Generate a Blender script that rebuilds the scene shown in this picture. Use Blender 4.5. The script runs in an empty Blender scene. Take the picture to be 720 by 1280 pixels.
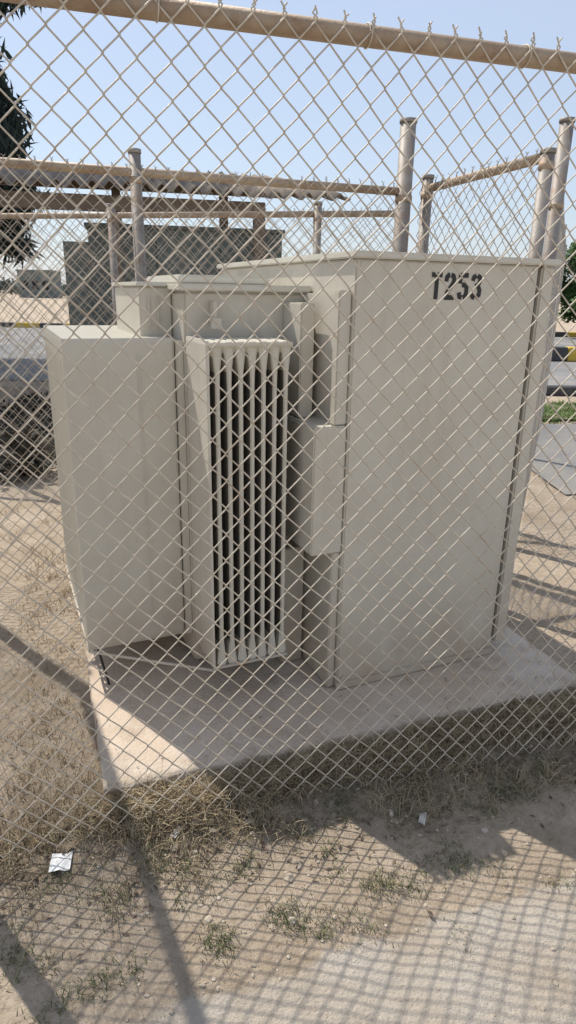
import bpy, bmesh, math, random
from mathutils import Vector, Matrix, noise
random.seed(7)
R = math.radians
scene = bpy.context.scene
COL = scene.collection

# ------------------------------------------------------------------ materials
def mat_new(name):
    m = bpy.data.materials.new(name); m.use_nodes = True
    nt = m.node_tree
    b = nt.nodes["Principled BSDF"]
    return m, nt, b

def noisy(name, c1, c2, scale=8, rough=0.7, metal=0.0, bump=0.2, bscale=60, c3=None, s3=2.0, f3=(0.5,0.7), detail=6, spec=0.4, bdist=0.01, streak=None, basedust=None, c4=None, s4=12, f4=(0.55,0.75)):
    m, nt, b = mat_new(name)
    N = nt.nodes; L = nt.links
    tc = N.new("ShaderNodeNewGeometry")
    n1 = N.new("ShaderNodeTexNoise"); n1.inputs["Scale"].default_value = scale; n1.inputs["Detail"].default_value = detail
    n1.inputs["Roughness"].default_value = 0.65
    L.new(tc.outputs["Position"], n1.inputs["Vector"])
    r = N.new("ShaderNodeValToRGB"); r.color_ramp.elements[0].position = 0.33; r.color_ramp.elements[1].position = 0.67
    r.color_ramp.elements[0].color = (*c1, 1); r.color_ramp.elements[1].color = (*c2, 1)
    L.new(n1.outputs["Fac"], r.inputs["Fac"])
    col = r.outputs["Color"]
    def overlay(col, c3, s3, f3, stretch=None, mul=None):
        n3 = N.new("ShaderNodeTexNoise"); n3.inputs["Scale"].default_value = s3; n3.inputs["Detail"].default_value = 8
        n3.inputs["Roughness"].default_value = 0.7
        if stretch:
            mp = N.new("ShaderNodeMapping"); mp.inputs["Scale"].default_value = stretch
            L.new(tc.outputs["Position"], mp.inputs["Vector"]); L.new(mp.outputs[0], n3.inputs["Vector"])
        else:
            L.new(tc.outputs["Position"], n3.inputs["Vector"])
        mr = N.new("ShaderNodeMapRange"); mr.inputs["From Min"].default_value = f3[0]; mr.inputs["From Max"].default_value = f3[1]
        L.new(n3.outputs["Fac"], mr.inputs["Value"])
        fac = mr.outputs["Result"]
        if mul is not None:
            mm = N.new("ShaderNodeMath"); mm.operation='MULTIPLY'; L.new(fac, mm.inputs[0]); L.new(mul, mm.inputs[1]); fac = mm.outputs[0]
        mx = N.new("ShaderNodeMix"); mx.data_type = 'RGBA'
        L.new(fac, mx.inputs["Factor"]); L.new(col, mx.inputs["A"]); mx.inputs["B"].default_value = (*c3, 1)
        return mx.outputs["Result"]
    if c3: col = overlay(col, c3, s3, f3)
    if c4: col = overlay(col, c4, s4, f4)
    if streak: col = overlay(col, streak, 9.0, (0.52,0.85), (1,1,0.09))
    if basedust:
        sp = N.new("ShaderNodeSeparateXYZ"); L.new(tc.outputs["Position"], sp.inputs[0])
        hr = N.new("ShaderNodeMapRange"); hr.inputs["From Min"].default_value = 0.50; hr.inputs["From Max"].default_value = 0.12
        L.new(sp.outputs["Z"], hr.inputs["Value"])
        col = overlay(col, basedust, 7.0, (0.25,0.6), (1,1,0.5), hr.outputs["Result"])
    L.new(col, b.inputs["Base Color"])
    b.inputs["Roughness"].default_value = rough; b.inputs["Metallic"].default_value = metal
    b.inputs["Specular IOR Level"].default_value = spec
    if bump > 0:
        nb = N.new("ShaderNodeTexNoise"); nb.inputs["Scale"].default_value = bscale; nb.inputs["Detail"].default_value = 6
        L.new(tc.outputs["Position"], nb.inputs["Vector"])
        bp = N.new("ShaderNodeBump"); bp.inputs["Strength"].default_value = bump; bp.inputs["Distance"].default_value = bdist
        L.new(nb.outputs["Fac"], bp.inputs["Height"]); L.new(bp.outputs["Normal"], b.inputs["Normal"])
    return m

M_paint = noisy("beige_paint", (0.54,0.50,0.415), (0.59,0.55,0.46), 4, 0.42, 0, 0.10, 9, c3=(0.51,0.455,0.37), s3=3.0, f3=(0.5,0.8), spec=0.45, streak=(0.45,0.40,0.325), basedust=(0.44,0.35,0.255), bdist=0.006)
M_paint2 = noisy("dark_green_paint", (0.11,0.13,0.115), (0.14,0.16,0.145), 3, 0.6, 0, 0.05, 20, c3=(0.18,0.17,0.145), s3=2)
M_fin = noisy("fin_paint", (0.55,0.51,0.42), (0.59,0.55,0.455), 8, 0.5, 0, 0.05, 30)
M_gapshade = noisy("gap_shade_paint", (0.14,0.125,0.10), (0.20,0.185,0.15), 8, 0.7, 0, 0.05, 30)  # dark tone paints in the shade between the radiator fins
M_lid = noisy("lid_paint", (0.57,0.54,0.46), (0.62,0.59,0.50), 6, 0.5, 0, 0.04, 30, c3=(0.52,0.455,0.36), s3=5, f3=(0.5,0.75))
M_dark = noisy("dark_gap", (0.02,0.02,0.02), (0.03,0.03,0.028), 8, 0.8, 0, 0)
M_black = noisy("stencil_black", (0.02,0.02,0.022), (0.05,0.05,0.048), 60, 0.7, 0, 0)
M_wire = noisy("galvanised_wire", (0.45,0.385,0.295), (0.63,0.55,0.44), 30, 0.5, 0.15, 0.2, 300, c3=(0.34,0.22,0.13), s3=6, f3=(0.56,0.76))
M_wire2 = noisy("old_wire", (0.34,0.29,0.23), (0.46,0.40,0.32), 20, 0.6, 0.15, 0, 300)
M_rail = noisy("rusty_rail", (0.31,0.22,0.145), (0.44,0.35,0.25), 18, 0.6, 0.15, 0.4, 150, c3=(0.25,0.14,0.075), s3=9, f3=(0.5,0.72), bdist=0.003, streak=(0.28,0.18,0.115))
M_post = noisy("weathered_post", (0.23,0.20,0.175), (0.33,0.30,0.265), 12, 0.6, 0.2, 0.3, 120, c3=(0.24,0.15,0.09), s3=7, f3=(0.48,0.7), bdist=0.003)
M_conc = noisy("sandy_concrete", (0.46,0.365,0.275), (0.59,0.485,0.375), 4, 0.9, 0, 0.6, 90, c3=(0.55,0.485,0.41), s3=2.2, f3=(0.45,0.65), spec=0.2, bdist=0.008, c4=(0.39,0.30,0.22), s4=9, f4=(0.52,0.74))
M_asph = noisy("asphalt", (0.17,0.17,0.17), (0.23,0.225,0.22), 2.5, 0.9, 0, 0.4, 120, c3=(0.30,0.275,0.24), s3=0.6, f3=(0.45,0.65), spec=0.2)
M_lawn = noisy("lawn", (0.06,0.10,0.03), (0.16,0.18,0.075), 6, 0.9, 0, 0.6, 60, bdist=0.05, c3=(0.25,0.21,0.13), s3=1.5)
M_straw = noisy("straw", (0.25,0.185,0.11), (0.48,0.39,0.25), 14, 0.9, 0, 0)
M_greeng = noisy("green_blades", (0.085,0.10,0.04), (0.22,0.22,0.11), 9, 0.9, 0, 0)
M_stone = noisy("stone", (0.30,0.25,0.18), (0.52,0.44,0.35), 14, 0.9, 0, 0.4, 100)
M_leafd = noisy("dark_foliage", (0.012,0.022,0.018), (0.035,0.05,0.035), 3, 0.8, 0, 0)
M_leaf = noisy("green_foliage", (0.035,0.08,0.02), (0.09,0.15,0.04), 3, 0.8, 0, 0)
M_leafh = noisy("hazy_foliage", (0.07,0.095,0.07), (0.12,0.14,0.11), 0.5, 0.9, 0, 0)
M_brush = noisy("brush", (0.05,0.048,0.038), (0.13,0.11,0.08), 3, 0.9, 0, 0)
M_bark = noisy("bark", (0.10,0.07,0.05), (0.17,0.13,0.09), 12, 0.9, 0, 0.5, 40)
M_wood = noisy("old_timber", (0.13,0.10,0.075), (0.22,0.17,0.125), 8, 0.85, 0, 0.3, 50)
M_roof = noisy("roof_sheet", (0.20,0.165,0.13), (0.31,0.26,0.21), 5, 0.9, 0.0, 0.2, 60, c3=(0.14,0.10,0.075), s3=1.5, spec=0.1)
M_bldg = noisy("distant_wall", (0.12,0.15,0.14), (0.17,0.19,0.18), 1, 0.8, 0, 0)
M_paper = noisy("paper", (0.7,0.68,0.64), (0.8,0.79,0.76), 30, 0.8, 0, 0.2, 60)
M_kblack = noisy("kerb_black", (0.05,0.05,0.05), (0.09,0.09,0.085), 10, 0.8, 0, 0.2, 60)
M_kyel = noisy("kerb_yellow", (0.55,0.36,0.04), (0.65,0.45,0.08), 10, 0.8, 0, 0.2, 60)

# ------------------------------------------------------------------ helpers
def empty(name, loc=(0,0,0), rz=0):
    e = bpy.data.objects.new(name, None); e.location = loc; e.rotation_euler = (0,0,rz); COL.objects.link(e)
    e.empty_display_size = 0.1
    return e

def obj_from_bm(name, bm, mat, parent=None, smooth=False):
    me = bpy.data.meshes.new(name); bm.to_mesh(me); bm.free()
    if smooth:
        for p in me.polygons: p.use_smooth = True
    o = bpy.data.objects.new(name, me); COL.objects.link(o)
    if mat: me.materials.append(mat)
    if parent: o.parent = parent
    return o

def box(name, parent, xr, yr, zr, mat, bevel=0.004, seg=2):
    bm = bmesh.new()
    bmesh.ops.create_cube(bm, size=1.0)
    for v in bm.verts:
        v.co.x = xr[0] if v.co.x < 0 else xr[1]
        v.co.y = yr[0] if v.co.y < 0 else yr[1]
        v.co.z = zr[0] if v.co.z < 0 else zr[1]
    if bevel > 0:
        bmesh.ops.bevel(bm, geom=list(bm.edges), offset=bevel, segments=seg, affect='EDGES')
    return obj_from_bm(name, bm, mat, parent)

def cyl(name, parent, p0, p1, r, mat, seg=20, cap=True):
    p0 = Vector(p0); p1 = Vector(p1); d = p1-p0
    bm = bmesh.new()
    bmesh.ops.create_cone(bm, cap_ends=cap, segments=seg, radius1=r, radius2=r, depth=d.length)
    q = d.to_track_quat('Z','Y')
    bmesh.ops.transform(bm, matrix=Matrix.Translation((p0+p1)/2) @ q.to_matrix().to_4x4(), verts=bm.verts)
    o = obj_from_bm(name, bm, mat, parent)
    for p in o.data.polygons:
        if len(p.vertices) == 4: p.use_smooth = True
    return o

def polymesh(name, verts, faces, mat, parent=None):
    me = bpy.data.meshes.new(name); me.from_pydata(verts, [], faces); me.update()
    o = bpy.data.objects.new(name, me); COL.objects.link(o); me.materials.append(mat)
    if parent: o.parent = parent
    return o

# ------------------------------------------------------------------ chain link
def chain_mesh(name, parent, a, b, z0, z1, r, mat, p=0.0335, pz=0.0355, res=1, tips=True, sag=0.012, seed=0):
    a = Vector((a[0],a[1],0)); b = Vector((b[0],b[1],0)); e = (b-a); Lg = e.length; e.normalize()
    n = Vector((e.y,-e.x,0))
    nw = int(Lg/p); nk = int((z1-z0)/pz); 
    cu = bpy.data.curves.new(name, 'CURVE'); cu.dimensions = '3D'; cu.bevel_depth = r; cu.bevel_resolution = res
    cu.fill_mode = 'FULL'; cu.resolution_u = 1
    dl = 0.0035; dd = r*1.0
    def P(x, z, d):
        w = noise.noise(Vector((x*1.3+seed, z*1.1, 3.1+seed)))
        w2 = noise.noise(Vector((x*1.7+seed, z*1.5, 9.1)))
        w3 = noise.noise(Vector((x*9+seed, z*9, 1.7)))
        return a + e*(x + w2*0.014+ w3*0.004) + Vector((0,0,z + w*0.012 + w3*0.003)) + n*(d + w*sag)
    for i in range(nw):
        pts = []
        for k in range(nk+1):
            right = (k+i) % 2
            x = (i+right)*p
            z = z1 - (nk-k)*pz
            sgn = -1 if right else 1
            pin = 1 if right else -1
            if k > 0: pts.append(P(x+sgn*dl*0.6, z-dl, pin*dd))
            pts.append(P(x-sgn*0.0012, z, 0))
            if k < nk: pts.append(P(x+sgn*dl*0.6, z+dl, -pin*dd))
            if k == nk and tips:
                lean = random.uniform(-0.006,0.006)
                pts.append(P(x-sgn*0.004, z+0.006, dd))
                pts.append(P(x+sgn*0.003+lean*0.5, z+0.014, -dd))
                pts.append(P(x-sgn*0.006+lean, z+0.024+random.uniform(-.004,.004), dd*2*sgn))
        sp = cu.splines.new('POLY'); sp.points.add(len(pts)-1)
        for q, c in zip(sp.points, pts): q.co = (*c, 1)
    o = bpy.data.objects.new(name, cu); COL.objects.link(o); cu.materials.append(mat)
    o.parent = parent
    return o

def fence(a, b, h, posts, rail_r=0.021, wr=0.0018, res=1, off=0.026, name="chain_link_fence", rail_h=None, mrail=M_rail, bottom=0.01, mwire=M_wire, seed=0, tips=True, fabric=True):
    E = empty(name)
    rh = rail_h or h
    A = Vector((a[0],a[1],0)); B = Vector((b[0],b[1],0)); e = (B-A).normalized(); n = Vector((e.y,-e.x,0))
    cyl("top_rail", E, A+Vector((0,0,rh)), B+Vector((0,0,rh)), rail_r, mrail, 24)
    for (t, ph, pr) in posts:
        c = A + e*t
        cyl("post", E, c+Vector((0,0,-0.1)), c+Vector((0,0,ph)), pr, M_post, 24)
        cyl("post_cap", E, c+Vector((0,0,ph)), c+Vector((0,0,ph+0.018)), pr*1.12, M_post, 24)
        cyl("clamp_band", E, c+Vector((0,0,rh-0.05)), c+Vector((0,0,rh-0.02)), pr*1.1, M_rail, 24)
    aa = A + n*off; bb = B + n*off
    if fabric: chain_mesh("mesh_fabric", E, aa, bb, bottom, h+0.012, wr, mwire, res=res, seed=seed, tips=tips)
    Lg = (B-A).length; t = 0.2
    cu = bpy.data.curves.new("tie_wires", 'CURVE'); cu.dimensions='3D'; cu.bevel_depth = 0.0016; cu.bevel_resolution = 1
    while t < Lg:
        sp = cu.splines.new('POLY'); K = 14; sp.points.add(K)
        for k in range(K+1):
            th = 2*math.pi*k/K*1.15
            c = A + e*(t+0.006*k/K) + Vector((0,0,rh)) + (n*math.cos(th)+Vector((0,0,1))*math.sin(th))*(rail_r+0.002) + n*(0.005*max(0,math.cos(th)))
            sp.points[k].co = (*c,1)
        t += 0.43 + random.uniform(-.04,.04)
    o = bpy.data.objects.new("tie_wires", cu); COL.objects.link(o); cu.materials.append(M_wire); o.parent = E
    return E

def FY(x): return 1.646 + 0.295*x
xa, xb = -0.90, 2.3
La = math.hypot(xb-xa, FY(xb)-FY(xa))
fence((xa,FY(xa)), (xb,FY(xb)), 2.035, [(0.0,2.12,0.03),(La,2.12,0.03)], wr=0.0019, res=2, seed=1)
def BY(x): return 3.727+0.356*x
xl=-1.77
k2=math.hypot(1,0.356)
fence((xl,BY(xl)), (0.60,BY(0.60)), 2.03, [(0.0,2.12,0.03),((-0.752-xl)*k2,2.11,0.028),((0.60-xl)*k2,2.36,0.042)], res=0, seed=5, mwire=M_wire2)
fence((xl,BY(xl)), (xa,FY(xa)), 2.03, [], res=0, seed=9, mwire=M_wire2)
fence((0.72,3.99), (1.045,3.03), 2.05, [(0.03,2.1,0.03),(1.01,2.06,0.029)], res=0, seed=13, mwire=M_wire2)
# neighbouring enclosure
fence((-3.6,5.75), (0.75,4.85), 2.02, [(0.9,2.08,0.028),(2.3,2.08,0.028),(3.85,2.08,0.028),(4.44,2.1,0.03)], res=0, seed=21, mwire=M_wire2)
fence((1.41,3.87), (3.3,8.6), 2.0, [(0.0,2.36,0.036),(2.5,2.08,0.03),(5.0,2.08,0.03)], res=0, seed=25, mwire=M_wire2)

# ------------------------------------------------------------------ concrete pad
PADA=20
PAD = empty("concrete_pad", (-0.523,1.558,0), R(PADA))
bm = bmesh.new(); bmesh.ops.create_cube(bm, size=1)
for v in bm.verts:
    v.co.x = 0 if v.co.x<0 else 1.77; v.co.y = 0 if v.co.y<0 else 2.12; v.co.z = -0.1 if v.co.z<0 else 0.12
bmesh.ops.subdivide_edges(bm, edges=list(bm.edges), cuts=70, use_grid_fill=True)
for v in bm.verts:
    q = v.co*7
    ed = min(v.co.x, 1.77-v.co.x, v.co.y, 2.12-v.co.y)
    if v.co.z > 0.1 and ed < 0.03: v.co.z -= 0.004 + 0.016*abs(noise.noise(q*2))
    if ed < 0.001:
        k = noise.noise(q)*0.010 + noise.noise(q*4)*0.006
        if v.co.y < 0.001: v.co.y += k
        if v.co.x < 0.001: v.co.x += k
obj_from_bm("slab", bm, M_conc, PAD, True)

# ------------------------------------------------------------------ transformer
T = empty("pad_mounted_transformer", (0.19,2.08,0), R(23.5))
Z0 = 0.122
box("cabinet_body", T, (0,0.70), (0,1.33), (Z0,1.60), M_paint, 0.005)
box("cabinet_lid", T, (-0.014,0.785), (-0.014,1.345), (1.601,1.622), M_lid, 0.004)
box("door_gap_strip", T, (0.695,0.716), (0.02,1.31), (0.17,1.595), M_dark, 0)  # near-black filler: shade of the gap beside the door, put into colour
box("door_panel", T, (0.716,0.772), (0.0,1.33), (0.165,1.598), M_paint, 0.006)
box("base_lip", T, (-0.006,0.70), (-0.008,-0.0005), (Z0,0.150), M_paint, 0.002)
box("corner_flange_upper", T, (-0.045,-0.001), (0.015,0.05), (1.10,1.51), M_paint, 0.004)
box("corner_flange_lower", T, (-0.032,-0.001), (0.02,0.06), (Z0,0.659), M_paint, 0.004)
box("side_plate", T, (-0.025,-0.002), (0.062,0.318), (Z0,1.50), M_paint, 0.003)
box("junction_box", T, (-0.118,-0.002), (0.008,0.30), (0.66,1.098), M_paint, 0.005)
box("conduit_duct", T, (-0.10,-0.05), (0.17,0.318), (1.10,1.47), M_paint, 0.004)
box("tank", T, (-0.445,-0.003), (0.32,1.25), (0.16,1.50), M_paint, 0.008)
box("tank_lid", T, (-0.462,-0.003), (0.30,1.28), (1.501,1.522), M_lid, 0.004)
box("top_hatch", T, (-0.40,-0.06), (0.55,1.1), (1.524,1.555), M_lid, 0.006)
box("gauge_box", T, (-0.556,-0.447), (0.47,0.95), (1.30,1.512), M_paint, 0.005)
box("gauge_box_lid", T, (-0.566,-0.464), (0.455,0.96), (1.513,1.527), M_lid, 0.003)
for k in range(2):
    box("rib", T, (-0.53+0.03*k,-0.522+0.03*k), (0.462,0.4695), (1.38,1.48), M_paint, 0.002)
for s in (-0.36,-0.075):
    box("lifting_lug", T, (s,s+0.012), (0.27,0.319), (1.40,1.47), M_paint, 0.002)
    box("lug_tab", T, (s-0.012,s+0.024), (0.262,0.272), (1.385,1.42), M_paint, 0.002)
box("lower_cable_plate", T, (-0.12,-0.034), (0.24,0.318), (Z0,0.60), M_paint, 0.003)
box("corner_filler", T, (-0.468,-0.4455), (0.335,0.46), (0.27,1.345), M_paint, 0.003)
for (s,z) in ((0.02,1.585),(0.68,1.585),(0.02,0.17),(0.68,0.17)):
    cyl("bolt_head", T, (s,-0.004 if z>1 else -0.011,z), (s,0.001,z), 0.006, M_paint, 6)

def plate_profile(z0, z1, tmax, tmin):
    zs = [z0, z0+0.015, z0+0.09, z0+0.12, z1-0.13, z1-0.09, z1-0.012, z1]
    ts = [tmax*0.6, tmax, tmin*1.15, tmin, tmin, tmin*1.15, tmax, tmax*0.6]
    return list(zip(zs, ts))
def plate(name, parent, axis, pos, r0, r1, z0, z1, tmax, tmin, mat, gap_shade=False):
    prof = plate_profile(z0, z1, tmax, tmin)
    V=[];F=[];MI=[]
    cols = [(r0,0.55),(r0+0.006,1.0),(r0+0.03,1.0),(r1-0.008,1.0),(r1,0.55)]
    for (z,t) in prof:
        ring=[]
        for (u,f) in cols: ring.append((u, -t/2*f))
        for (u,f) in reversed(cols): ring.append((u, t/2*f))
        for (u,w) in ring:
            V.append((pos+w,u,z) if axis=='s' else (u,pos+w,z))
    m = 10
    for k in range(len(prof)-1):
        for j in range(m):
            F.append((k*m+j, k*m+(j+1)%m, (k+1)*m+(j+1)%m, (k+1)*m+j))
            MI.append(1 if (gap_shade and j in (1,2,3,4,5,6,7) and 2<=k<=4) else 0)  # inner faces get the painted gap shade, front edges stay light
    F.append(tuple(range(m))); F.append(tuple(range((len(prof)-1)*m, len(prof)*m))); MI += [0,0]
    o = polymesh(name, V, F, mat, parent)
    if gap_shade:
        o.data.materials.append(M_gapshade)
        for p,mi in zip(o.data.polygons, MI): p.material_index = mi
    bm = bmesh.new(); bm.from_mesh(o.data); bmesh.ops.recalc_face_normals(bm, faces=bm.faces); bm.to_mesh(o.data); bm.free()
    return o
zb, zt = 0.255, 1.358
for i in range(7):
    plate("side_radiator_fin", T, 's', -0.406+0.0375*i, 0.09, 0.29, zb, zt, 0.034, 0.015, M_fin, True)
plate("side_radiator_cheek", T, 's', -0.436, 0.088, 0.325, zb, zt+0.004, 0.012, 0.010, M_paint)
box("radiator_back_wall", T, (-0.428,-0.17), (0.300,0.317), (zb+0.02,zt-0.03), M_gapshade, 0.002)  # dark backing, shade behind the fins put into its colour
cyl("header_pipe", T, (-0.43,0.25,zt-0.06), (-0.175,0.25,zt-0.06), 0.03, M_paint)
cyl("header_pipe", T, (-0.43,0.25,zb+0.06), (-0.175,0.25,zb+0.06), 0.03, M_paint)
box("radiator_brace", T, (-0.442,-0.165), (0.080,0.087), (zt-0.012,zt-0.002), M_paint, 0.001)
box("radiator_brace", T, (-0.442,-0.165), (0.080,0.087), (zb+0.002,zb+0.010), M_paint, 0.001)
nd = 19
for i in range(nd):
    plate("rear_radiator_fin", T, 'd', 0.39+0.045*i, -0.82, -0.485, zb+0.01, zt-0.006, 0.043, 0.013, M_fin)
plate("rear_radiator_cheek", T, 'd', 0.362, -0.825, -0.472, zb+0.01, zt-0.004, 0.012, 0.011, M_paint)
box("cheek_bead", T, (-0.596,-0.588), (0.3525,0.3575), (zb+0.06,zt-0.05), M_paint, 0.002)
for zz in (zt-0.06, zb+0.06):
    cyl("header_pipe", T, (-0.52,0.37,zz), (-0.52,1.21,zz), 0.03, M_paint)
    for d in (0.55,1.0): cyl("header_elbow", T, (-0.52,d,zz), (-0.44,d,zz), 0.028, M_paint)
cyl("brace_rod", T, (-0.822,0.36,zb+0.004), (-0.436,0.085,zb-0.004), 0.005, M_paint, 10)
cyl("brace_rod", T, (-0.822,0.36,zb+0.004), (-0.822,1.2,zb+0.004), 0.005, M_paint, 10)
cyl("earth_wire", T, (-0.79,0.37,zb), (-0.765,0.34,Z0), 0.004, M_dark, 8)

# stencil lettering
def ribbon(pts, w):
    V=[];F=[]
    P=[Vector(p) for p in pts]
    for i,p in enumerate(P):
        if i==0: t=(P[1]-P[0]).normalized(); nn=Vector((-t.y,t.x)); k=1
        elif i==len(P)-1: t=(P[-1]-P[-2]).normalized(); nn=Vector((-t.y,t.x)); k=1
        else:
            t1=(P[i]-P[i-1]).normalized(); t2=(P[i+1]-P[i]).normalized(); t=(t1+t2).normalized(); nn=Vector((-t.y,t.x))
            k=min(1.5, 1/max(0.3, t.dot(t1)))
        V.append(p+nn*w/2*k); V.append(p-nn*w/2*k)
    for i in range(len(P)-1): F.append((2*i,2*i+1,2*i+3,2*i+2))
    return V,F
G = {
 'T':[[(0,7.35),(1.15,7.35)],[(2,8),(2,0)],[(2.85,7.35),(4,7.35)]],
 '2':[[(0.5,5.4),(0.6,6.6),(1.2,7.3),(1.75,7.4)],[(2.2,7.4),(3.1,7.1),(3.5,6.2),(3.2,4.9),(1.6,2.8),(0.8,1.5)],[(0.1,0.6),(3.9,0.6)]],
 '5':[[(3.8,7.4),(0.8,7.4),(0.7,4.9)],[(1.5,4.5),(2.7,4.5),(3.4,3.6),(3.4,1.9),(2.9,0.9),(2.25,0.6)],[(1.75,0.6),(0.9,0.9),(0.5,2.2)]],
 '3':[[(0.5,5.8),(0.8,6.9),(1.75,7.4)],[(2.2,7.4),(3.2,6.9),(3.4,5.8),(2.8,4.6),(1.6,4.2)],[(3.0,3.9),(3.5,3.0),(3.4,1.6),(2.25,0.6)],[(1.75,0.6),(0.8,1.0),(0.45,2.3)]],
}
V=[];F=[]
for gi,ch in enumerate("T253"):
    for st in G[ch]:
        v,f = ribbon(st, 1.5)
        o = len(V)
        V += [(0.270+gi*0.0515+q.x*0.0100, -0.0016, 1.488+q.y*0.0100) for q in v]
        F += [tuple(o+j for j in ff) for ff in f]
polymesh("stencil_number", V, F, M_black, T)

# ------------------------------------------------------------------ ground
padM = Matrix.Translation((-0.523,1.558,0)) @ Matrix.Rotation(R(PADA),4,'Z')
padI = padM.inverted()
def on_pad(x,y,m=0.005):
    q = padI @ Vector((x,y,0)); return -m<q.x<1.77+m and -m<q.y<2.12+m
def axis_vals(lo, hi, d0, d1, step, growth=1.12):
    v=[]; x=d0
    while x<d1: v.append(x); x+=step
    s=step; x=d1
    while x<hi: v.append(x); s*=growth; x+=s
    v.append(hi)
    s=step; x=d0; L=[]
    while x>lo:
        s*=growth; x-=s; L.append(max(x,lo))
    return sorted(set(L+v))
def gheight(x,y):
    z = noise.noise(Vector((x*1.2,y*1.2,0)))*0.012 + noise.noise(Vector((x*6,y*6,2)))*0.008 + noise.noise(Vector((x*22,y*22,5)))*0.005
    if -2<x<3 and 0<y<5:
        q = padI @ Vector((x,y,0))
        dx = max(-q.x, q.x-1.77, 0); dy = max(-q.y, q.y-2.12, 0)
        d = math.hypot(dx,dy)
        wgt = 0.6+0.9*noise.noise(Vector((x*3,y*3,7)))
        front = 1.0 if q.y<0 else 0.55
        z += 0.062*front*math.exp(-(d/0.15)**2)*max(0.35,min(1.3,0.8+0.5*wgt))
    fade = max(0,min(1,(9-y)/2))*max(0,min(1,(7-abs(x))/2))
    z = z*fade
    r = math.hypot(x,y)
    if r>60: z += (r-60)*0.003*(0.6+noise.noise(Vector((x*0.01,y*0.01,1))))
    return z
xs = axis_vals(-900,900,-1.6,2.2,0.016)
ys = axis_vals(-200,1500,0.6,3.4,0.016)
V=[(x,y,gheight(x,y)) for y in ys for x in xs]
nx=len(xs); F=[(j*nx+i,j*nx+i+1,(j+1)*nx+i+1,(j+1)*nx+i) for j in range(len(ys)-1) for i in range(nx-1)]
mg, nt, b = mat_new("sandy_soil")
N=nt.nodes; Lk=nt.links
geo=N.new("ShaderNodeNewGeometry")
def nz(scale, det=8, rough=0.65):
    n=N.new("ShaderNodeTexNoise"); n.inputs["Scale"].default_value=scale; n.inputs["Detail"].default_value=det; n.inputs["Roughness"].default_value=rough
    Lk.new(geo.outputs["Position"], n.inputs["Vector"]); return n.outputs["Fac"]
def mrange(v,a,bb,c=0,d=1):
    m=N.new("ShaderNodeMapRange"); m.inputs["From Min"].default_value=a; m.inputs["From Max"].default_value=bb; m.inputs["To Min"].default_value=c; m.inputs["To Max"].default_value=d
    Lk.new(v,m.inputs["Value"]); return m.outputs["Result"]
def mixc(f,a,bcol):
    m=N.new("ShaderNodeMix"); m.data_type='RGBA'; Lk.new(f,m.inputs["Factor"])
    if isinstance(a,tuple): m.inputs["A"].default_value=(*a,1)
    else: Lk.new(a,m.inputs["A"])
    if isinstance(bcol,tuple): m.inputs["B"].default_value=(*bcol,1)
    else: Lk.new(bcol,m.inputs["B"])
    return m.outputs["Result"]
def math2(op,a,bv):
    m=N.new("ShaderNodeMath"); m.operation=op
    for k,v in enumerate((a,bv)):
        if isinstance(v,(int,float)): m.inputs[k].default_value=v
        else: Lk.new(v,m.inputs[k])
    return m.outputs[0]
col = mixc(mrange(nz(3),0.35,0.65),(0.42,0.335,0.245),(0.54,0.445,0.34))
col = mixc(mrange(nz(40,4),0.45,0.75),col,(0.33,0.255,0.18))
col = mixc(mrange(nz(1.6),0.50,0.68),col,(0.37,0.29,0.205))
col = mixc(mrange(nz(7,8,0.75),0.54,0.66,0,0.6),col,(0.31,0.24,0.165))
sep=N.new("ShaderNodeSeparateXYZ"); Lk.new(geo.outputs["Position"],sep.inputs[0])
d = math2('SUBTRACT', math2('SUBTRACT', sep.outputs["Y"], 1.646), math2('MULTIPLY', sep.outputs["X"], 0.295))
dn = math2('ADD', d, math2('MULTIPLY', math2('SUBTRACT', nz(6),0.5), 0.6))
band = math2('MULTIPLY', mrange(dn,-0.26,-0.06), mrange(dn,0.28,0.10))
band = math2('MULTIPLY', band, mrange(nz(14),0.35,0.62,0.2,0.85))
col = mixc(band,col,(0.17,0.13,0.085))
e = math2('SUBTRACT', math2('SUBTRACT', sep.outputs["Y"], 1.10), math2('MULTIPLY', sep.outputs["X"], 0.38))
en = math2('ADD', e, math2('MULTIPLY', math2('SUBTRACT', nz(3.5),0.5), 0.22))
ap = math2('MULTIPLY', mrange(en,0.015,-0.01), mrange(nz(5),0.36,0.60,0.30,0.9))
col = mixc(ap,col,(0.56,0.50,0.42))
vor=N.new("ShaderNodeTexVoronoi"); vor.inputs["Scale"].default_value=55; Lk.new(geo.outputs["Position"],vor.inputs["Vector"])
sp = mrange(vor.outputs["Distance"],0.20,0.12)
sp = math2('MULTIPLY', sp, mrange(nz(9),0.5,0.62))
col = mixc(math2('MULTIPLY',sp,0.6),col,(0.26,0.21,0.15))
Lk.new(col,b.inputs["Base Color"]); b.inputs["Roughness"].default_value=0.95; b.inputs["Specular IOR Level"].default_value=0.15
h = math2('ADD', math2('MULTIPLY',nz(25,8,0.7),1.0), math2('MULTIPLY',nz(120,5,0.7),0.5))
bp=N.new("ShaderNodeBump"); bp.inputs["Strength"].default_value=0.9; bp.inputs["Distance"].default_value=0.022
Lk.new(h,bp.inputs["Height"]); Lk.new(bp.outputs["Normal"],b.inputs["Normal"])
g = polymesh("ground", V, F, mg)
for p in g.data.polygons: p.use_smooth=True

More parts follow.
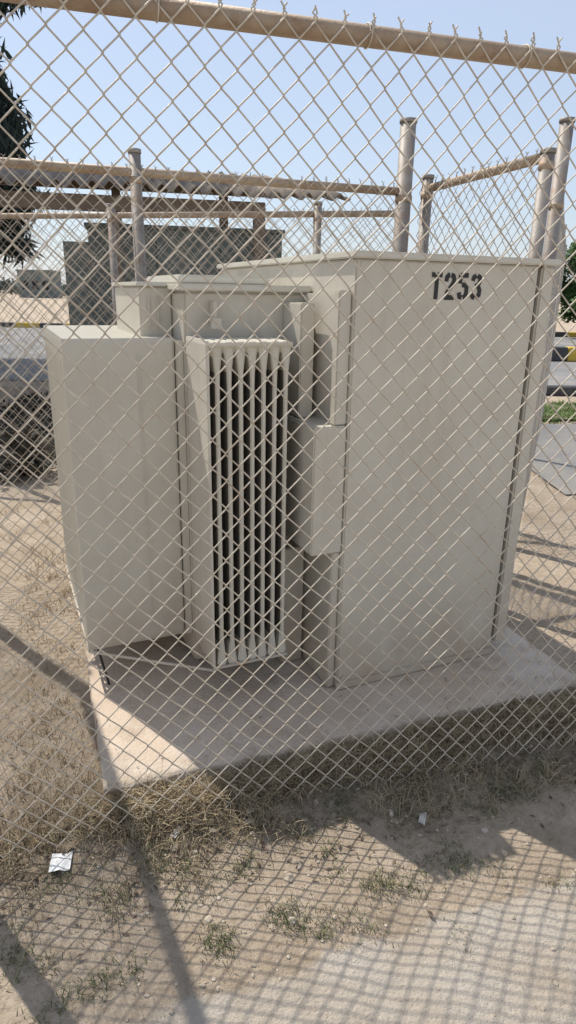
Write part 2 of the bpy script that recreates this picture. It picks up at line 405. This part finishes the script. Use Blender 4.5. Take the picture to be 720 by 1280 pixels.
# ------------------------------------------------------------------ grass, stones, litter
def blades(name, spots, mat, hgt, n_per, spread, w=0.0022):
    V=[];F=[]
    for (x,y,k) in spots:
        n=int(n_per*k)
        for _ in range(n):
            px=x+random.gauss(0,spread); py=y+random.gauss(0,spread)
            if on_pad(px,py): continue
            z=gheight(px,py)-0.003
            a=random.uniform(0,6.28); hh=hgt*random.uniform(0.4,1.3)*k**0.5
            lx=random.gauss(0,0.7)*hh; ly=random.gauss(0,0.7)*hh
            dx=math.cos(a)*w; dy=math.sin(a)*w
            o=len(V)
            V+=[(px-dx,py-dy,z),(px+dx,py+dy,z),(px+lx*.4+dx*.7,py+ly*.4+dy*.7,z+hh*.6),(px+lx*.4-dx*.7,py+ly*.4-dy*.7,z+hh*.6),(px+lx,py+ly,z+hh*.85)]
            F+=[(o,o+1,o+2,o+3),(o+3,o+2,o+4)]
    return polymesh(name,V,F,mat)
spots=[]
for _ in range(560):
    x=random.uniform(-1.3,1.9); d=random.gauss(-0.01,0.09)
    if noise.noise(Vector((x*3,d*6,4)))>-0.12: spots.append((x,FY(x)+d,random.uniform(0.3,1.25)))
for _ in range(430):
    u=random.uniform(-0.08,1.9); q=padM@Vector((u,-random.uniform(0.0,0.11),0)); spots.append((q.x,q.y,random.uniform(0.4,1.6)))
for _ in range(110):
    u=random.uniform(0,2.2); q=padM@Vector((-random.uniform(0.01,0.25),u,0)); spots.append((q.x,q.y,random.uniform(0.2,0.8)))
for _ in range(130):
    spots.append((random.uniform(-2.2,-0.8),random.uniform(1.5,4.5),random.uniform(0.2,0.8)))
for _ in range(45):
    spots.append((random.uniform(-1.0,-0.35),random.uniform(1.05,1.5),random.uniform(0.2,0.6)))
blades("dry_grass", spots, M_straw, 0.052, 32, 0.028, 0.0014)
gs=[(-0.57,1.10,1.2),(-0.40,1.07,1.4),(-0.62,1.32,.9),(-0.45,1.28,1.3),(-0.14,1.17,1.6),(0.02,1.24,1.6),(0.10,1.22,.9),(0.30,1.33,1.4),(0.38,1.35,1.0),(-0.30,1.38,1.0),(-0.10,1.40,.9),(0.55,1.45,.8),(0.7,1.7,1.1),(0.85,1.8,1.0),(0.62,1.62,.8),(0.45,1.72,1.1),(-0.5,1.0,.8)]
for _ in range(75):
    x=random.uniform(-1.0,1.3); gs.append((x,FY(x)-abs(random.gauss(0,0.26)),random.uniform(0.15,0.8)))
gs2=[(x+random.gauss(0,.03),y+random.gauss(0,.022),k*random.uniform(.4,.9)) for (x,y,k) in gs for _ in range(4)]
blades("weed_patches", gs2, M_greeng, 0.028, 34, 0.018, 0.0014)
blades("straw_patches", [(x+random.gauss(0,.02),y+random.gauss(0,.02),k*0.6) for (x,y,k) in gs2], M_straw, 0.024, 30, 0.03, 0.0012)
V=[];F=[]
def add_rock(x,y,z,r,V,F):
    bmr=bmesh.new(); bmesh.ops.create_icosphere(bmr,subdivisions=1,radius=r)
    o=len(V); sx,sy,sz=[random.uniform(0.6,1.3) for _ in range(3)]; sd=random.uniform(0,99)
    for v in bmr.verts:
        k=1+0.35*noise.noise(v.co/r*1.3+Vector((sd,0,0)))
        V.append((x+v.co.x*sx*k,y+v.co.y*sy*k,z+v.co.z*sz*k*0.6))
    for f in bmr.faces: F.append(tuple(o+v.index for v in f.verts))
    bmr.free()
for _ in range(1900):
    x=random.uniform(-2.0,2.0)
    y=FY(x)+random.gauss(-0.08,0.40)
    if y<0.7 or on_pad(x,y): continue
    r=0.002+abs(random.gauss(0,0.003)); 
    add_rock(x,y,gheight(x,y)+r*0.2,r,V,F)
for (x,y,r) in [(0.03,1.23,0.013),(-0.02,1.21,0.008),(0.33,1.60,0.012),(-0.35,1.5,0.014),(-0.1,1.53,0.015),(0.6,1.55,0.01),(-0.25,1.52,0.018),(-0.2,1.5,0.012),(0.1,1.62,0.013),(-0.3,1.44,.016),(0.02,1.36,.014)]:
    add_rock(x,y,gheight(x,y)+r*0.3,r,V,F)
polymesh("gravel",V,F,M_stone)
V=[];F=[]
for _ in range(1900):
    x=random.uniform(-1.4,1.8); y=FY(x)+random.gauss(-0.02,0.15)
    if on_pad(x,y): continue
    z=gheight(x,y)+random.uniform(0.002,0.012); a=random.uniform(0,6.28); l=random.uniform(0.005,0.014); w=l*0.35
    c,s=math.cos(a),math.sin(a); o=len(V); t=random.uniform(-.006,.006)
    V+=[(x-c*l,y-s*l,z),(x+s*w,y-c*w,z+t),(x+c*l,y+s*l,z+t*.5),(x-s*w,y+c*w,z-t*.3)]
    F.append((o,o+1,o+2,o+3))
for _ in range(110):
    q=padM@Vector((random.uniform(0.02,1.75),abs(random.gauss(0,0.14))+0.01,0))
    x,y=q.x,q.y; z=0.1225; a=random.uniform(0,6.28); l=random.uniform(0.002,0.007); w=l*0.3
    c,s=math.cos(a),math.sin(a); o=len(V)
    V+=[(x-c*l,y-s*l,z),(x+s*w,y-c*w,z+.002),(x+c*l,y+s*l,z+.001),(x-s*w,y+c*w,z+.001)]
    F.append((o,o+1,o+2,o+3))
polymesh("leaf_litter",V,F,M_bark)
def scrap(x,y,w,h,rz,mat=M_paper,name="paper_scrap"):
    V=[];F=[];n=5
    for j in range(n):
        for i in range(n):
            px=(i/(n-1)-.5)*w; py=(j/(n-1)-.5)*h
            px2=x+px*math.cos(rz)-py*math.sin(rz); py2=y+px*math.sin(rz)+py*math.cos(rz)
            V.append((px2,py2,0.014+gheight(x,y)+0.010*noise.noise(Vector((px*40,py*40,x*9)))))
    F=[(j*n+i,j*n+i+1,(j+1)*n+i+1,(j+1)*n+i) for j in range(n-1) for i in range(n-1)]
    return polymesh(name,V,F,mat)
scrap(-0.60,1.385,0.055,0.058,0.15)
M_scr = noisy("dusty_scrap", (0.48,0.45,0.4), (0.58,0.55,0.5), 30, 0.9, 0, 0.2, 60)
scrap(0.42,1.58,0.02,0.045,-0.3,M_scr,"plastic_scrap"); scrap(-0.30,1.48,0.045,0.018,1.2,M_scr,"plastic_scrap")

# ------------------------------------------------------------------ surroundings
def sheet(name,pts,z,mat):
    return polymesh(name,[(x,y,z) for x,y in pts],[tuple(range(len(pts)))],mat)
sheet("asphalt_road",[(-60,11),(60,11.5),(60,27),(-60,27)],0.012,M_asph)
sheet("side_road",[(2.2,5.0),(20,8.2),(20,10.4),(2.2,7.9)],0.016,M_asph)
sheet("lawn",[(2.3,8.15),(20,10.6),(20,11.2),(2.3,9.5)],0.03,M_lawn)
lg=[(random.uniform(2.4,6.5),0,1) for _ in range(500)]
lg=[(x,random.uniform(8.15+(x-2.3)*0.138,9.5+(x-2.3)*0.096),random.uniform(.5,1)) for (x,_,k) in lg]
M_lb = noisy("lawn_blades", (0.08,0.15,0.03), (0.19,0.25,0.07), 4, 0.9, 0, 0)
blades("lawn_grass", lg, M_lb, 0.09, 26, 0.09, 0.006)
K=empty("painted_kerb")
for i in range(60):
    box("kerb_stone",K,(-30+i*1.0,-30+i*1.0+0.985),(27,27.25),(0,0.2),M_kyel if i%2 else M_kblack,0.02,1)
K2=empty("painted_kerb")
for i in range(34):
    if -7<-14+i<2: continue
    box("kerb_stone",K2,(-14+i*1.0,-14+i*1.0+0.985),(10.6,10.8),(0,0.15),M_kyel if i%2 else M_kblack,0.02,1)
K3=empty("painted_kerb")
for i in range(10):
    box("kerb_stone",K3,(5.0+i*0.9,5.0+i*0.9+0.885),(16.5,16.8),(0.014,0.35),M_kyel if i%2==0 else M_kblack,0.02,1)
W=empty("low_block_wall")
for i in range(8):
    box("block",W,(-8.2+i*0.6,-8.2+i*0.6+0.59),(8.6,8.8),(0,0.28),M_conc,0.01,1)

# neighbouring transformer
T2=empty("pad_mounted_transformer",(-2.42,7.5,0),R(13))
box("plinth",T2,(-0.2,2.6),(-0.2,1.8),(-0.05,0.15),M_conc,0.01)
box("cabinet_body",T2,(0.24,2.36),(0,1.4),(0.15,2.13),M_paint2,0.01)
box("cabinet_lid",T2,(0.21,2.39),(-0.03,1.43),(2.131,2.17),M_paint2,0.005)
for k in range(9):
    box("rear_fin",T2,(-0.02,0.239),(0.05+k*0.14,0.07+k*0.14),(0.4,1.98),M_paint2,0.002)
box("rear_fin_header",T2,(-0.02,0.239),(0.0,0.045),(0.4,1.98),M_paint2,0.002)
for sx in (0.95,1.65):
    box("door_seam",T2,(sx,sx+0.008),(-0.004,-0.0005),(0.2,2.08),M_dark,0)
    box("door_handle",T2,(sx+0.04,sx+0.07),(-0.04,-0.001),(1.1,1.3),M_dark,0.003)

# shelter
S=empty("corrugated_roof_shelter",(-6.5,6.1,0),R(13))
def corr(name,x0,x1,y0,y1,zlo,zhi,parent,mat,pit=0.17,amp=0.036):
    V=[];F=[];n=int((x1-x0)/pit*8); m=5
    for j in range(m):
        t=j/(m-1)
        for i in range(n+1):
            x=x0+(x1-x0)*i/n
            V.append((x,y0+(y1-y0)*t,zlo+(zhi-zlo)*t+amp*math.sin(2*math.pi*(x-x0)/pit)+0.03*noise.noise(Vector((x*.7,t*2,0)))))
    for j in range(m-1):
        for i in range(n): F.append((j*(n+1)+i,j*(n+1)+i+1,(j+1)*(n+1)+i+1,(j+1)*(n+1)+i))
    o=polymesh(name,V,F,mat,parent)
    md=o.modifiers.new("sol",'SOLIDIFY'); md.thickness=0.01
    for p in o.data.polygons: p.use_smooth=True
corr("roof_sheets",0,7.3,0,3.4,2.48,3.14,S,M_roof)
box("eave_beam",S,(0,6.4),(0.15,0.25),(2.26,2.41),M_wood,0.005)
box("ridge_beam",S,(0,7.2),(3.1,3.2),(2.84,2.97),M_wood,0.005)
for x in (0.5,4.75,6.28):
    box("shelter_post",S,(x,x+0.12),(0.14,0.26),(0,2.258),M_wood,0.005)
    box("shelter_post",S,(x,x+0.12),(3.08,3.20),(0,2.838),M_wood,0.005)

# ------------------------------------------------------------------ vegetation
def leaf_cloud(name, clumps, n, size, mat, parent=None, elong=1.0, droop=0):
    V=[];F=[]
    tot=sum(c[3]**2 for c in clumps)
    for (cx,cy,cz,cr) in clumps:
        k=int(n*cr*cr/tot)
        for _ in range(k):
            v=Vector((random.gauss(0,1),random.gauss(0,1),random.gauss(0,1))).normalized()*cr*random.uniform(0.3,1.05)
            v.z*=0.75
            c=Vector((cx,cy,cz))+v
            a=Vector((random.gauss(0,1),random.gauss(0,1),random.gauss(0,1)-droop)).normalized()
            bb=a.orthogonal().normalized(); s=size*random.uniform(.6,1.3)
            a=a*s*elong; bb=bb*s*0.5
            o=len(V); V+=[tuple(c-a),tuple(c-bb),tuple(c+a),tuple(c+bb)]; F.append((o,o+1,o+2,o+3))
    return polymesh(name,V,F,mat,parent)
def tree(name,x,y,h,crown_z,cr,n,size,mat,elong=1.0,droop=0,nclump=26,pw=1.5,cmin=0.18,cmax=0.36):
    E=empty(name)
    bm=bmesh.new(); bmesh.ops.create_cone(bm,cap_ends=True,segments=10,radius1=h*0.035,radius2=h*0.012,depth=h*0.85)
    bmesh.ops.translate(bm,vec=(x,y,h*0.42),verts=bm.verts); obj_from_bm("trunk",bm,M_bark,E,True)
    cl=[]
    for i in range(nclump):
        t=(i+random.random())/nclump; z=crown_z+(h-crown_z)*t
        rr=cr*(1-abs(t-0.5)**pw)
        a=i*2.399+random.uniform(-.4,.4); q=rr*random.uniform(0.45,1.0)
        c=(x+math.cos(a)*q,y+math.sin(a)*q,z,cr*random.uniform(cmin,cmax)); cl.append(c)
        if i%3==0: cyl("limb",E,(x,y,max(z-0.8,h*.2)),(c[0],c[1],z),h*0.006,M_bark,8)
    leaf_cloud("foliage",cl,n,size,mat,E,elong,droop)
    return E
tree("casuarina_tree",-7.55,14,13,2.3,2.35,95000,0.06,M_leafd,3.0,0.9,260,4,0.16,0.32)
tree("ficus_tree",11.15,26,3.4,0.8,1.5,12000,0.08,M_leaf,1.0,0,40)
tree("ficus_tree",17.5,34,4.2,1.0,1.9,6000,0.1,M_leaf,1.0,0,30)
cl=[]
for _ in range(260):
    x=random.uniform(-130,130); y=random.uniform(125,150); cl.append((x,y,gheight(x,y)+random.uniform(0.3,1.8),random.uniform(1.0,2.2)))
leaf_cloud("distant_trees",cl,20000,0.45,M_leafh)
cl=[]
for _ in range(60):
    cl.append((random.uniform(-4.6,-2.0),random.uniform(5.2,7.4),random.uniform(0.0,0.22),random.uniform(0.15,0.32)))
leaf_cloud("dry_brush",cl,11000,0.05,M_brush,None,1.6)

B=empty("distant_building",(-41.5,105,0),R(5))
box("walls",B,(0,5),(0,6),(0,3.9),M_bldg,0.02,1)
box("parapet",B,(-0.15,5.15),(-0.15,6.15),(3.91,4.15),M_bldg,0.02,1)
for k in range(3): box("window",B,(0.6+k*1.5,1.5+k*1.5),(-0.03,-0.005),(1.3,2.6),M_dark,0)

# ------------------------------------------------------------------ light
el=R(56); az=Vector((-0.73,0.68)).normalized()
sdir=Vector((az.x*math.cos(el),az.y*math.cos(el),math.sin(el)))
sun=bpy.data.lights.new("sun",'SUN'); sun.energy=5.0; sun.angle=R(0.53); sun.color=(1.0,0.95,0.87)
so=bpy.data.objects.new("sun",sun); so.rotation_euler=(-sdir).to_track_quat('-Z','Y').to_euler(); so.location=(0,0,20); COL.objects.link(so)
w=bpy.data.worlds.new("World"); scene.world=w; w.use_nodes=True
nt=w.node_tree; bg=nt.nodes["Background"]
sky=nt.nodes.new("ShaderNodeTexSky"); sky.sky_type='NISHITA'; sky.sun_disc=False
sky.sun_elevation=el; sky.sun_rotation=math.atan2(az.x,az.y); sky.air_density=1.25; sky.dust_density=0.8; sky.ozone_density=4.0; sky.altitude=0
mx=nt.nodes.new("ShaderNodeMix"); mx.data_type='RGBA'; mx.inputs["Factor"].default_value=0.6
mx.inputs["B"].default_value=(4.5,4.95,5.95,1)
nt.links.new(sky.outputs[0],mx.inputs["A"]); nt.links.new(mx.outputs["Result"],bg.inputs[0]); bg.inputs[1].default_value=0.15
scene.view_settings.view_transform='Standard'; scene.view_settings.look='None'; scene.view_settings.exposure=0

# ------------------------------------------------------------------ camera
cam=bpy.data.cameras.new("camera"); co=bpy.data.objects.new("camera",cam); COL.objects.link(co)
cam.sensor_fit='VERTICAL'; cam.sensor_height=36; cam.sensor_width=36; cam.lens=820/1280*36; cam.clip_end=3000; cam.clip_start=0.05
M=Matrix.Translation((0,0,1.5)) @ Matrix.Rotation(R(90-18.48),4,'X') @ Matrix.Rotation(R(1.0),4,'Z')
co.matrix_world=M
scene.camera=co
